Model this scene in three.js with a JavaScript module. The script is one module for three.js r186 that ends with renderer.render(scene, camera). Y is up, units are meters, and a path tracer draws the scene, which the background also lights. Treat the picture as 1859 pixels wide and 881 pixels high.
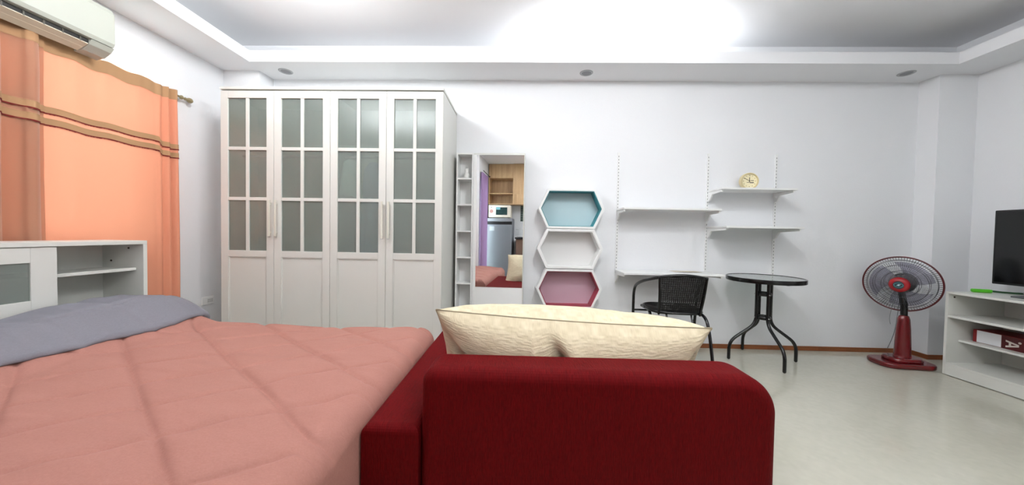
import * as THREE from 'three';
import { mergeGeometries, mergeVertices } from 'three/addons/utils/BufferGeometryUtils.js';
import { RoundedBoxGeometry } from 'three/addons/geometries/RoundedBoxGeometry.js';
import { RectAreaLightUniformsLib } from 'three/addons/lights/RectAreaLightUniformsLib.js';

// ---------------------------------------------------------------- camera, sky, lights, exposure
// axes: x right along the back wall, y up, z from the back wall (z = 0) towards the camera
const scene = new THREE.Scene();
const camera = new THREE.PerspectiveCamera(2 * Math.atan(440.5 / 617.34) * 180 / Math.PI, 1859 / 881, 0.05, 60);
camera.position.set(0, 1.12, 3.4817);
camera.quaternion.setFromRotationMatrix(new THREE.Matrix4().makeBasis(
  new THREE.Vector3(0.9994764, 0.0172215, -0.0273914),
  new THREE.Vector3(-0.0178795, 0.999553, -0.0239589),
  new THREE.Vector3(0.0269666, 0.0244361, 0.9993376)));
scene.add(camera);

scene.background = new THREE.Color(0.93, 0.97, 1.0);     // bright overcast sky, the same in every direction
scene.backgroundIntensity = 15;

RectAreaLightUniformsLib.init();
function areaLight(color, intensity, w, h, from, to) {
  const l = new THREE.RectAreaLight(color, intensity, w, h);
  l.position.set(...from); scene.add(l); l.lookAt(...to);
  return l;
}
const LAMP = new THREE.Color(0.97, 0.985, 1.0);
// tubes lying in the cove round the ceiling, they throw their light up: one over the back wall, one behind the bed, and an unseen one added as fill behind the sofa
areaLight(LAMP, 215, 1.2, 0.03, [0.92, 2.853, 0.17], [0.92, 3.5, 0.17]);
areaLight(LAMP, 540, 1.2, 0.03, [-1.9, 2.853, 3.25], [-1.9, 3.5, 3.25]);
areaLight(LAMP, 560, 1.2, 0.03, [1.9, 2.853, 3.25], [1.9, 3.5, 3.25]);
// unseen globe lamps above the frame, added to fill walls and ceiling
for (const [x, z, cd] of [[-1.6, 1.35, 2.3], [0.7, 2.15, 3.6]]) { const l = new THREE.PointLight(LAMP, cd, 0, 2); l.position.set(x, 2.84, z); l.castShadow = true; l.shadow.radius = 7; scene.add(l); }
// unseen fill tube added on the kitchen ceiling behind the camera
areaLight(LAMP, 130, 1.2, 0.04, [0.8, 2.6, 3.95], [0.8, 0, 3.95]);

const renderer = new THREE.WebGLRenderer({ antialias: true });
renderer.toneMapping = THREE.LinearToneMapping;
renderer.toneMappingExposure = 1.4;
renderer.shadowMap.enabled = true;

// ---------------------------------------------------------------- helpers
function rng(seed) { let a = seed >>> 0; return () => { a = (a + 0x6D2B79F5) | 0; let t = Math.imul(a ^ (a >>> 15), 1 | a); t = (t + Math.imul(t ^ (t >>> 7), 61 | t)) ^ t; return ((t ^ (t >>> 14)) >>> 0) / 4294967296; }; }
const V = (x, y, z) => new THREE.Vector3(x, y, z);
const clamp = (x, a, b) => Math.max(a, Math.min(b, x));
const sstep = (a, b, x) => { const t = clamp((x - a) / (b - a), 0, 1); return t * t * (3 - 2 * t); };
const lerp = (a, b, t) => a + (b - a) * t;
// periodic value noise
function makeNoise(seed, n = 64) {
  const r = rng(seed), g = new Float32Array(n * n); for (let i = 0; i < n * n; i++) g[i] = r();
  const at = (i, j) => g[((j % n + n) % n) * n + ((i % n + n) % n)];
  return (x, y) => { const i = Math.floor(x), j = Math.floor(y), a = x - i, b = y - j, u = a * a * (3 - 2 * a), v = b * b * (3 - 2 * b); return lerp(lerp(at(i, j), at(i + 1, j), u), lerp(at(i, j + 1), at(i + 1, j + 1), u), v); };
}
const N1 = makeNoise(11), N2 = makeNoise(23), N3 = makeNoise(37);
function tex(size, f, { color = true, rep = 1 } = {}) {   // f(u, v) in 0..1 -> [r,g,b] (0..1, sRGB when colour)
  const d = new Uint8Array(size * size * 4);
  for (let j = 0; j < size; j++) for (let i = 0; i < size; i++) {
    const c = f(i / size, j / size), k = (j * size + i) * 4;
    for (let q = 0; q < 3; q++) d[k + q] = clamp(Math.round(255 * (c.length ? c[q] : c)), 0, 255); d[k + 3] = 255;
  }
  const t = new THREE.DataTexture(d, size, size); t.wrapS = t.wrapT = THREE.RepeatWrapping; t.magFilter = THREE.LinearFilter; t.minFilter = THREE.LinearMipmapLinearFilter; t.generateMipmaps = true;
  if (color) t.colorSpace = THREE.SRGBColorSpace; t.repeat.set(rep, rep); t.needsUpdate = true; return t;
}
const hex = (h) => { const c = new THREE.Color(h); return c; };
function mat(color, roughness = 0.6, more = {}) { return new THREE.MeshPhysicalMaterial({ color: typeof color === 'string' ? hex(color) : color, roughness, metalness: 0, ...more }); }
function prep(g) {
  g = g.index ? g.toNonIndexed() : g;
  if (!g.attributes.normal) g.computeVertexNormals();
  for (const k of Object.keys(g.attributes)) if (!['position', 'normal', 'uv'].includes(k)) g.deleteAttribute(k);
  if (!g.attributes.uv) g.setAttribute('uv', new THREE.BufferAttribute(new Float32Array(g.attributes.position.count * 2), 2));
  g.morphAttributes = {}; g.groups = [];
  return g;
}
const merge = (list) => list.length === 1 ? prep(list[0]) : mergeGeometries(list.map(prep));
// uv in metres, by the axis a face looks along
function boxUV(g, swap = false) {
  g = prep(g); const p = g.attributes.position, uv = g.attributes.uv, a = V(), b = V(), c = V(), n = V();
  for (let i = 0; i < p.count; i += 3) {
    a.fromBufferAttribute(p, i); b.fromBufferAttribute(p, i + 1); c.fromBufferAttribute(p, i + 2); n.subVectors(b, a).cross(c.clone().sub(a));
    const ax = Math.abs(n.x), ay = Math.abs(n.y), az = Math.abs(n.z);
    [a, b, c].forEach((q, k) => { let u, v; if (az >= ax && az >= ay) { u = q.x; v = q.y; } else if (ay >= ax) { u = q.x; v = q.z; } else { u = q.z; v = q.y; } swap ? uv.setXY(i + k, v, u) : uv.setXY(i + k, u, v); });
  }
  return g;
}
function bx(x0, x1, y0, y1, z0, z1, r = 0) {
  const w = x1 - x0, h = y1 - y0, d = z1 - z0;
  const g = r > 0 ? new RoundedBoxGeometry(w, h, d, 2, Math.min(r, w / 2.01, h / 2.01, d / 2.01)) : new THREE.BoxGeometry(w, h, d);
  g.translate((x0 + x1) / 2, (y0 + y1) / 2, (z0 + z1) / 2);
  return boxUV(g);
}
function bend(pts, r, steps = 6) {          // a polyline with rounded corners
  const P = pts.map((p) => V(...p)), out = [P[0].clone()];
  for (let i = 1; i < P.length - 1; i++) {
    const a = P[i - 1], b = P[i], c = P[i + 1], d1 = a.clone().sub(b), d2 = c.clone().sub(b), k = Math.min(r, d1.length() * 0.48, d2.length() * 0.48);
    const s = b.clone().addScaledVector(d1.normalize(), k), e = b.clone().addScaledVector(d2.normalize(), k);
    for (let t = 0; t <= steps; t++) { const q = t / steps; out.push(s.clone().multiplyScalar((1 - q) * (1 - q)).addScaledVector(b, 2 * q * (1 - q)).addScaledVector(e, q * q)); }
  }
  out.push(P[P.length - 1].clone()); return out;
}
function tube(points, r, { seg, rs = 8, closed = false, caps = true } = {}) {
  const pts = points.map((p) => p.isVector3 ? p : V(...p));
  const c = new THREE.CatmullRomCurve3(pts, closed, 'centripetal');
  const list = [new THREE.TubeGeometry(c, seg ?? Math.max(4, pts.length * 3), r, rs, closed)];
  if (caps && !closed) for (const q of [pts[0], pts[pts.length - 1]]) { const s = new THREE.SphereGeometry(r, rs, 6); s.translate(q.x, q.y, q.z); list.push(s); }
  return merge(list);
}
function rod(a, b, r, rs = 12) {
  const A = V(...a), B = V(...b), d = B.clone().sub(A), g = new THREE.CylinderGeometry(r, r, d.length(), rs);
  g.applyQuaternion(new THREE.Quaternion().setFromUnitVectors(V(0, 1, 0), d.clone().normalize())); g.translate(...A.clone().add(B).multiplyScalar(0.5).toArray()); return prep(g);
}
function grid(nu, nv, f, uvf) {             // smooth surface f(u, v) -> [x, y, z]
  const pos = [], uv = [], idx = [];
  for (let j = 0; j <= nv; j++) for (let i = 0; i <= nu; i++) { const u = i / nu, v = j / nv; pos.push(...f(u, v)); uv.push(...(uvf ? uvf(u, v) : [u, v])); }
  for (let j = 0; j < nv; j++) for (let i = 0; i < nu; i++) { const a = j * (nu + 1) + i, b = a + 1, c = a + nu + 1, d = c + 1; idx.push(a, b, d, a, d, c); }
  const g = new THREE.BufferGeometry(); g.setAttribute('position', new THREE.Float32BufferAttribute(pos, 3)); g.setAttribute('uv', new THREE.Float32BufferAttribute(uv, 2)); g.setIndex(idx); g.computeVertexNormals(); return g;
}
function extrude(pts, depth, bevel = 0, { holes = [], seg = 3, curve = 12 } = {}) {   // pts: Shape or [[x,y]..], along +z
  const s = pts instanceof THREE.Shape ? pts : new THREE.Shape(pts.map((p) => new THREE.Vector2(...p)));
  for (const h of holes) s.holes.push(h instanceof THREE.Path ? h : new THREE.Path(h.map((p) => new THREE.Vector2(...p))));
  const g = new THREE.ExtrudeGeometry(s, { depth: depth - 2 * bevel, bevelEnabled: bevel > 0, bevelThickness: bevel, bevelSize: bevel, bevelOffset: -bevel, bevelSegments: seg, curveSegments: curve });
  g.translate(0, 0, bevel); return prep(g);
}
function roundShape(x0, x1, y0, y1, rs) {   // rs: radii bl, br, tr, tl
  const [a, b, c, d] = rs, s = new THREE.Shape();
  s.moveTo(x0 + a, y0); s.lineTo(x1 - b, y0); if (b) s.absarc(x1 - b, y0 + b, b, -Math.PI / 2, 0); s.lineTo(x1, y1 - c); if (c) s.absarc(x1 - c, y1 - c, c, 0, Math.PI / 2);
  s.lineTo(x0 + d, y1); if (d) s.absarc(x0 + d, y1 - d, d, Math.PI / 2, Math.PI); s.lineTo(x0, y0 + a); if (a) s.absarc(x0 + a, y0 + a, a, Math.PI, Math.PI * 1.5);
  return s;
}
const usedNames = {};
function numbered(n) { usedNames[n] = (usedNames[n] ?? -1) + 1; return usedNames[n] ? `${n}_${String(usedNames[n]).padStart(3, '0')}` : n; }
function thing(name, label, category, { group, pos = [0, 0, 0], turn = 0 } = {}) {
  const o = new THREE.Group(); o.name = numbered(name); o.position.set(...pos); o.rotation.y = turn; o.userData = { label, category }; if (group) o.userData.group = group; scene.add(o); return o;
}
function part(parent, name, geo, m, label) {
  const o = new THREE.Mesh(geo, m); o.name = name; o.castShadow = o.receiveShadow = true; if (label) o.userData.label = label; parent.add(o); return o;
}
function struct(name, geo, m, label) { const o = part(scene, name, geo, m, label); o.userData.kind = 'structure'; return o; }
function structGroup(name, label) { const o = new THREE.Group(); o.name = name; o.userData = { kind: 'structure' }; if (label) o.userData.label = label; scene.add(o); return o; }

// ---------------------------------------------------------------- materials
const grainBump = (seed, s) => { const n = makeNoise(seed, 128); return tex(256, (u, v) => 0.5 + 0.3 * (n(u * 128, v * 128) - 0.5) + 0.2 * (n(u * 64 + 9, v * 64) - 0.5), { color: false, rep: s }); };
const wallBump = grainBump(5, 2.2);
const M = {
  wall: mat(new THREE.Color(0.835, 0.85, 0.87), 0.75, { bumpMap: wallBump, bumpScale: 0.0012 }),
  ceiling: mat(new THREE.Color(0.82, 0.825, 0.835), 0.8),
  soffit: mat(new THREE.Color(0.83, 0.84, 0.86), 0.8),
  floor: mat('#ffffff', 0.09, { map: tex(512, (u, v) => { const a = 0.6 * N1(u * 64, v * 64) + 0.4 * N2(u * 16, v * 16), b = N3(u * 64, v * 64); const k = 0.765 + 0.025 * (a - 0.5) + 0.012 * (b - 0.5); return [k, k - 0.008, k - 0.065]; }, { rep: 0.7 }), specularIntensity: 1 }),
  skirting: mat('#ffffff', 0.45, { map: tex(256, (u, v) => { const g = 0.5 * N1(u * 4, v * 64) + 0.3 * N2(u * 8 + 3, v * 64) + 0.2 * N3(u * 64, v * 64); return [0.52 + 0.16 * (g - 0.5), 0.30 + 0.12 * (g - 0.5), 0.16 + 0.08 * (g - 0.5)]; }, { rep: 2 }) }),
  white: mat(new THREE.Color(0.69, 0.695, 0.655), 0.38),
  pure: mat(new THREE.Color(0.85, 0.86, 0.85), 0.4),
  shelfWhite: mat(new THREE.Color(0.84, 0.85, 0.84), 0.35),
  holeShade: mat('#3a352f', 0.9),  // dark colour stands in for the shade inside small holes
  frosted: mat(new THREE.Color(0.6, 0.66, 0.62), 0.17, { transmission: 0.78, thickness: 0, ior: 1.5 }),
  steel: mat('#b9bab8', 0.3, { metalness: 1 }),
  chrome: mat('#d8d8d8', 0.15, { metalness: 1 }),
  mirror: mat('#f2f4f4', 0.015, { metalness: 1 }),
  black: mat('#0b0c0e', 0.4),
  blackGloss: mat('#08090a', 0.22),
  rattan: mat('#0a0a0b', 0.42),
  glassPane: mat('#eef4f2', 0.02, { transmission: 1, thickness: 0, ior: 1.5 }),
  teal: mat('#2f8790', 0.5), tealBack: mat('#b9d2d8', 0.6),
  rose: mat('#9c3446', 0.5), roseBack: mat('#c7a6b4', 0.6),
  redPlastic: mat('#5e020a', 0.25, { clearcoat: 0.35, clearcoatRoughness: 0.1 }),
};

// ---------------------------------------------------------------- the room
const XL = -2.948, XR = 4.2175, HS = 2.674, HT = 3.02, ZF = 0.369, XTL = -2.5405, XTR = 3.795, ZT = 3.05, HL = 2.775;
const ZR = 3.42, XA = -1.1, ZK = 4.75, TW = 0.15;           // rear wall behind the bed, kitchen recess
struct('floor', bx(XL - TW, XR + TW, -0.12, 0, -TW, ZK + TW), M.floor, 'polished pale cream floor');
struct('wall_back', bx(XL - TW, XR + TW, 0, HT + 0.1, -TW, 0), M.wall, 'plain white painted wall');
// left wall with the window opening
const WZ0 = 0.84, WZ1 = 2.5, WY0 = 0.98, WY1 = 2.3;
struct('wall_left', merge([bx(XL - TW, XL, 0, HT + 0.1, 0, WZ0), bx(XL - TW, XL, 0, WY0, WZ0, WZ1), bx(XL - TW, XL, WY1, HT + 0.1, WZ0, WZ1), bx(XL - TW, XL, 0, HT + 0.1, WZ1, ZR)]), M.wall);
struct('wall_right', bx(XR, XR + TW, 0, HT + 0.1, 0, ZK), M.wall);
struct('wall_rear_left', bx(XL - TW, XA - TW, 0, HT + 0.1, ZR, ZR + TW), M.wall);
const KZ0 = 3.62, KZ1 = 4.21;
struct('wall_recess', merge([bx(XA - TW, XA, 0, HT + 0.1, ZR, KZ0), bx(XA - TW, XA, 2.15, HT + 0.1, KZ0, KZ1), bx(XA - TW, XA, 0, 0.1, KZ0, KZ1), bx(XA - TW, XA, 0, HT + 0.1, KZ1, ZK)]), M.wall);
struct('wall_rear', bx(XA - TW, XR + TW, 0, HT + 0.1, ZK, ZK + TW), M.wall);
struct('ceiling', bx(XL - TW, XR + TW, HT, HT + 0.12, -TW, ZK + TW), M.ceiling);
// dropped cornice round the raised middle of the ceiling, open on top so that tubes can lie in it
struct('trim_1', merge([bx(XL, XR, HS, HS + 0.035, 0, ZF - 0.03), bx(XTL - 0.03, XTR + 0.03, HS, HL, ZF - 0.03, ZF), bx(XL, XTL - 0.03, HS, HS + 0.035, ZF - 0.03, ZF), bx(XTR + 0.03, XR, HS, HS + 0.035, ZF - 0.03, ZF)]), M.soffit, 'white cornice along the back wall');
struct('trim_2', merge([bx(XL, XTL - 0.03, HS, HS + 0.035, ZF, ZT), bx(XTL - 0.03, XTL, HS, HL, ZF, ZT)]), M.soffit, 'white cornice along the window wall');
struct('trim_3', merge([bx(XTR + 0.03, XR, HS, HS + 0.035, ZF, ZT), bx(XTR, XTR + 0.03, HS, HL, ZF, ZT)]), M.soffit, 'white cornice along the right wall');
struct('trim_4', merge([bx(XL, XR, HS, HS + 0.035, ZT + 0.03, ZK), bx(XL, XR, HS, HL, ZT, ZT + 0.03)]), M.soffit, 'white cornice on the kitchen side');
struct('column_left', bx(XL, -2.585, 0, HS, 0, 0.19), M.wall);
struct('column_right', bx(3.875, XR, 0, HS, 0, 0.17), M.wall);
struct('baseboard_back', bx(-2.585, 3.875, 0, 0.044, 0, 0.012, 0.003), M.skirting, 'narrow brown wooden skirting');
struct('baseboard_column', merge([bx(3.863, 3.875, 0, 0.044, 0.012, 0.182, 0.003), bx(3.875, XR, 0, 0.044, 0.17, 0.182, 0.003)]), M.skirting);
struct('baseboard_right', bx(XR - 0.012, XR, 0, 0.044, 0.182, ZK, 0.003), M.skirting);
struct('baseboard_left', bx(XL, XL + 0.012, 0, 0.044, 0.19, ZR, 0.003), M.skirting);

// windows: the big one on the left and the narrow one in the kitchen recess
function windowUnit(name, x0, x1, y0, y1, z0, z1, mullions) {
  const w = structGroup(name); const f = mat('#d9d9d4', 0.4), xm = (x0 + x1) / 2;
  const fr = [bx(xm - 0.03, xm + 0.03, y0, y0 + 0.05, z0, z1), bx(xm - 0.03, xm + 0.03, y1 - 0.05, y1, z0, z1), bx(xm - 0.03, xm + 0.03, y0 + 0.05, y1 - 0.05, z0, z0 + 0.05), bx(xm - 0.03, xm + 0.03, y0 + 0.05, y1 - 0.05, z1 - 0.05, z1)];
  const zs = [z0 + 0.05, ...mullions, z1 - 0.05];
  for (const m of mullions) fr.push(bx(xm - 0.025, xm + 0.025, y0 + 0.05, y1 - 0.05, m - 0.025, m + 0.025));
  part(w, 'window_frame', merge(fr), f);
  for (let i = 0; i < zs.length - 1; i++) part(w, 'window_pane', bx(xm - 0.003, xm + 0.003, y0 + 0.05, y1 - 0.05, zs[i] + (i ? 0.025 : 0), zs[i + 1] - (i < zs.length - 2 ? 0.025 : 0)), M.glassPane);
}
windowUnit('window_1', XL - TW, XL, WY0, WY1, WZ0, WZ1, [1.7]);
windowUnit('window_2', XA - TW, XA, 0.1, 2.15, KZ0, KZ1, []);

// recessed downlights, switched off
for (const [x, z, lab] of [[-2.33, 0.18, 'round recessed downlight in the cornice above the wardrobe'], [0.594, 0.175, 'round recessed downlight in the cornice above the hexagon shelves'], [3.54, 0.195, 'round recessed downlight in the cornice above the red fan']]) {
  const t = thing('downlight', lab, 'downlight', { group: 'recessed downlights in the cornice', pos: [x, HS, z] });
  const ring = new THREE.LatheGeometry([[0.044, 0.004], [0.046, -0.004], [0.056, -0.006], [0.062, -0.003], [0.063, 0.0]].map((p) => new THREE.Vector2(...p)), 40); part(t, 'ring', prep(ring), mat('#a9abad', 0.35, { metalness: 0.6, side: THREE.DoubleSide }));
  const cup = new THREE.LatheGeometry([[0.0, -0.0015], [0.03, -0.002], [0.0445, -0.001]].map((p) => new THREE.Vector2(...p)), 32); part(t, 'lens', prep(cup), mat('#77797d', 0.35, { side: THREE.DoubleSide }));
}
// lamps, some of them unseen ones added for fill
function glow(intensity) { return new THREE.MeshStandardMaterial({ color: '#ffffff', emissive: LAMP.clone(), emissiveIntensity: intensity, roughness: 0.5 }); }
for (const [x, z, lab] of [[0.92, 0.17, 'glowing white tube lamp lying behind the cornice lip over the hexagon shelves'], [-1.9, 3.25, 'white tube lamp in the cove behind the bed'], [1.9, 3.25, 'added white tube lamp in the cove behind the sofa, unseen fill light']]) {
  const t = thing('fluorescent_tube', lab, 'lamp', { pos: [x, HS + 0.036, z] });
  part(t, 'housing', bx(-0.66, 0.66, 0, 0.06, -0.03, 0.03, 0.004), M.pure);
  for (const q of [-0.6275, 0.6275]) part(t, 'holder', bx(q - 0.0125, q + 0.0125, 0.06, 0.14, -0.012, 0.012, 0.004), M.pure);
  part(t, 'tube', rod([-0.615, 0.118, 0], [0.615, 0.118, 0], 0.013, 14), glow(6));
}
for (const [x, z, lab] of [[-1.6, 1.35, 'added white globe lamp on a short stem above the bed, unseen fill light'], [0.7, 2.15, 'added white globe lamp on a short stem above the sofa, unseen fill light']]) {
  const t = thing('added_fill_globe', lab, 'lamp', { pos: [x, HT, z] });
  const base = new THREE.CylinderGeometry(0.07, 0.07, 0.025, 32); base.translate(0, -0.0125, 0); part(t, 'base', prep(base), M.pure);
  part(t, 'stem', rod([0, -0.025, 0], [0, -0.045, 0], 0.012), M.chrome);
  const d = new THREE.SphereGeometry(0.14, 40, 24); d.translate(0, -0.18, 0); part(t, 'globe', prep(d), glow(3.2));
}
{
  const t = thing('added_fill_tube', 'added white tube lamp on the kitchen ceiling, unseen fill light', 'lamp', { pos: [0.8, HS, 3.95] });
  part(t, 'housing', bx(-0.66, 0.66, -0.035, 0, -0.03, 0.03, 0.004), M.pure);
  for (const q of [-0.6275, 0.6275]) part(t, 'holder', bx(q - 0.0125, q + 0.0125, -0.065, -0.035, -0.012, 0.012, 0.004), M.pure);
  part(t, 'tube', rod([-0.615, -0.055, 0], [0.615, -0.055, 0], 0.013, 14), glow(6));
}

// ---------------------------------------------------------------- curtain on the left
const clothBump = tex(256, (u, v) => 0.5 + 0.25 * Math.sin(u * 256 * 1.57) * Math.sin(v * 256 * 1.57) + 0.25 * (N1(u * 64, v * 64) - 0.5), { color: false, rep: 6 });
const cloth = mat(new THREE.Color(0.71, 0.29, 0.175), 0.95, { transmission: 0.045, thickness: 0, side: THREE.DoubleSide, bumpMap: clothBump, bumpScale: 0.0006 });
const pleatCloth = mat(new THREE.Color(0.64, 0.325, 0.195), 0.9, { transmission: 0.48, thickness: 0, side: THREE.DoubleSide, bumpMap: clothBump, bumpScale: 0.0006 });
const bandCloth = mat(new THREE.Color(0.42, 0.24, 0.12), 0.9, { side: THREE.DoubleSide, bumpMap: clothBump, bumpScale: 0.0006 });
const fringeCloth = mat('#6d1410', 0.9, { side: THREE.DoubleSide });
// path(u, y) -> [x, z] follows the cloth from one side to the other
function curtainPanel(t, path, nu, y0, y1, mats) {
  part(t, 'cloth', grid(nu, 50, (u, v) => { const y = lerp(y0, y1(u), v), p = path(u, y); return [p[0], y, p[1]]; }, (u, v) => [u * 2, v * 2]), mats.cloth);
  const strip = (ya, yb, off, n = 4) => grid(nu, n, (u, v) => { const y = lerp(ya(u), yb(u), v), p = path(u, y); return [p[0] + off, y, p[1]]; }, (u, v) => [u * 2, v * 0.1]);
  part(t, 'header_band', merge([strip((u) => y1(u) - 0.085, y1, 0.003), strip((u) => y1(u) - 0.085, y1, -0.003)]), mats.band, 'tan gathered header band');
  for (const yb of [1.8, 1.73]) {
    const wob = (u) => { const z = path(u, yb)[1]; return 0.004 * Math.sin(z * 23) + (mats.step ? -0.022 * sstep(0.86, 0.85, z) : 0); };
    const band = part(t, 'stripe_band', merge([strip((u) => yb + wob(u), (u) => yb + 0.04 + wob(u), 0.004), strip((u) => yb + wob(u), (u) => yb + 0.04 + wob(u), -0.003)]), mats.band, 'tan horizontal stripe');
    part(band, 'fringe', strip((u) => yb - 0.004 + wob(u) - 0.004 * N1(u * 300, 3), (u) => yb + 0.002 + wob(u), 0.006, 1), mats.fringe, 'dark red fringe');
  }
}
const RODX = -2.908, RODY = 2.235;
{
  const t = thing('curtain', 'salmon orange window curtain, flat panel glowing with daylight nearest the wardrobe', 'curtain');
  const flat = (u, y) => {
    const z = lerp(0.69, 2.7, u), top = sstep(1.9, 2.3, y), end = sstep(0.9, 0.78, z);
    return [-2.877 + 0.006 * Math.sin(z * 14 + 0.6) + 0.004 * Math.sin(z * 37 + y) * (0.4 + top) + end * (0.018 * Math.sin((z - 0.7) * 92 + 0.5 * Math.sin(y * 2)) + 0.004) + 0.003 * top * Math.sin(z * 70), z];
  };
  curtainPanel(t, flat, 300, 0.42, (u) => 2.258 + 0.006 * Math.sin(u * 60), { cloth, band: bandCloth, fringe: fringeCloth, step: true });
  const t2 = thing('curtain', 'salmon curtain gathered in thick tan folds at the left edge', 'curtain');
  // box pleats: three layers of cloth in each fold, one in the gap between two folds
  const knots = []; for (let k = 0; k < 8; k++) { const z = 1.552 + 0.15 * k; knots.push([-2.856, z - 0.04], [-2.855, z + 0.03], [-2.852, z + 0.06], [-2.846, z + 0.066], [-2.842, z + 0.05], [-2.84, z + 0.03], [-2.836, z + 0.008], [-2.824, z], [-2.81, z + 0.014], [-2.801, z + 0.034], [-2.811, z + 0.056], [-2.834, z + 0.07]); }
  const pc = new THREE.CatmullRomCurve3(knots.map((p) => V(p[0], 0, p[1])), false, 'centripetal'), NP = 640, pp = pc.getPoints(NP);
  const pleat = (u, y) => { const q = pp[Math.round(u * NP)], k = 0.7 + 0.3 * sstep(2.28, 2.0, y); return [-2.856 + (q.x + 2.856) * k, q.z + 0.006 * Math.sin(y * 2.3 + q.z * 3)]; };
  curtainPanel(t2, pleat, NP, 0.42, () => 2.262, { cloth: pleatCloth, band: bandCloth, fringe: fringeCloth });
  const r = thing('curtain_rod', 'thin curtain rod with a turned knob end above the window', 'curtain rod');
  part(r, 'rod', rod([RODX, RODY, 0.66], [RODX, RODY, 2.9], 0.009), mat('#8d8064', 0.35, { metalness: 0.7 }));
  const fin = new THREE.LatheGeometry([[0.0, 0.115], [0.013, 0.112], [0.021, 0.1], [0.022, 0.085], [0.014, 0.068], [0.009, 0.058], [0.014, 0.05], [0.009, 0.042], [0.008, 0.03], [0.017, 0.022], [0.017, 0.014], [0.009, 0.008], [0.009, -0.01]].map((p) => new THREE.Vector2(...p)), 20);
  fin.rotateX(-Math.PI / 2); fin.translate(RODX, RODY, 0.66); part(r, 'finial', prep(fin), mat('#a99b78', 0.3, { metalness: 0.6 }), 'turned knob end');
  for (const z of [0.68, 2.7]) part(r, 'bracket', merge([rod([XL, RODY - 0.012, z], [RODX, RODY - 0.012, z], 0.006), bx(XL, XL + 0.006, RODY - 0.04, RODY + 0.02, z - 0.015, z + 0.015)]), mat('#a99b78', 0.35, { metalness: 0.6 }));
}

// ---------------------------------------------------------------- air conditioner
{
  const z0 = 1.262, z1 = 2.14, t = thing('air_conditioner', 'white wall air conditioner with an open dark louvre above the curtain', 'air conditioner', { pos: [XL, 2.23, z0] });
  const L = z1 - z0, acM = mat(new THREE.Color(0.46, 0.48, 0.42), 0.45);
  // profile in (depth, height), extruded along the length
  const prof = (pts) => { const g = extrude(pts, L, 0.008); g.applyMatrix4(new THREE.Matrix4().makeBasis(V(1, 0, 0), V(0, 1, 0), V(0, 0, 1))); return g; };
  part(t, 'body', prof([[0, 0.06], [0.1, 0.048], [0.101, 0.06], [0.16, 0.075], [0.16, 0.30], [0.13, 0.325], [0, 0.325]]), acM);
  const fp = extrude([[0.162, 0.07], [0.222, 0.078], [0.232, 0.1], [0.232, 0.29], [0.215, 0.32], [0.162, 0.325]], L, 0.012); part(t, 'front_panel', fp, acM);
  const capG = extrude([[0.1, 0.0], [0.155, 0.012], [0.2, 0.045], [0.22, 0.074], [0.1, 0.074]], 0.12, 0.004); part(t, 'end_cap', capG, acM);
  part(t, 'louvre_slot', bx(0.101, 0.2, 0.04, 0.069, 0.122, L - 0.01), mat('#15140f', 0.6), 'dark air outlet');
  for (let i = 0; i < 9; i++) part(t, 'fin', bx(0.195, 0.206, 0.043, 0.068, 0.16 + i * 0.08, 0.168 + i * 0.08, 0.001), mat('#4a473e', 0.5));
  for (const [a, b] of [[0.185, 0.034], [0.15, 0.014]]) { const g = bx(-0.022, 0.022, -0.003, 0.003, 0.125, L - 0.01, 0.002); g.rotateZ(0.5); g.translate(a, b, 0); part(t, 'flap', g, mat('#d8d2bd', 0.4)); }
  part(t, 'badge', bx(0.2315, 0.2335, 0.155, 0.163, 0.44, 0.56, 0.0008), mat('#8f928c', 0.4, { metalness: 0.5 }), 'small grey badge strip');
}

// wall socket beside the wardrobe
{
  const t = thing('wall_socket', 'white double wall socket low on the wall beside the wardrobe', 'socket', { pos: [XL, 0.446, 0.37] });
  part(t, 'plate', bx(0, 0.009, -0.037, 0.037, -0.06, 0.06, 0.004), M.pure);
  part(t, 'socket_face', bx(0.009, 0.0115, -0.022, 0.022, -0.05, 0.012, 0.0012), mat('#e6e7e6', 0.35));
  part(t, 'pin_hole', merge([-0.04, -0.026, -0.012, 0.002].flatMap((z, i) => [bx(0.0112, 0.012, 0.004, 0.011, z - 0.0015, z + 0.0015), bx(0.0112, 0.012, -0.012, -0.005, z - 0.0015, z + 0.0015)])), M.holeShade);
}

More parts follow.
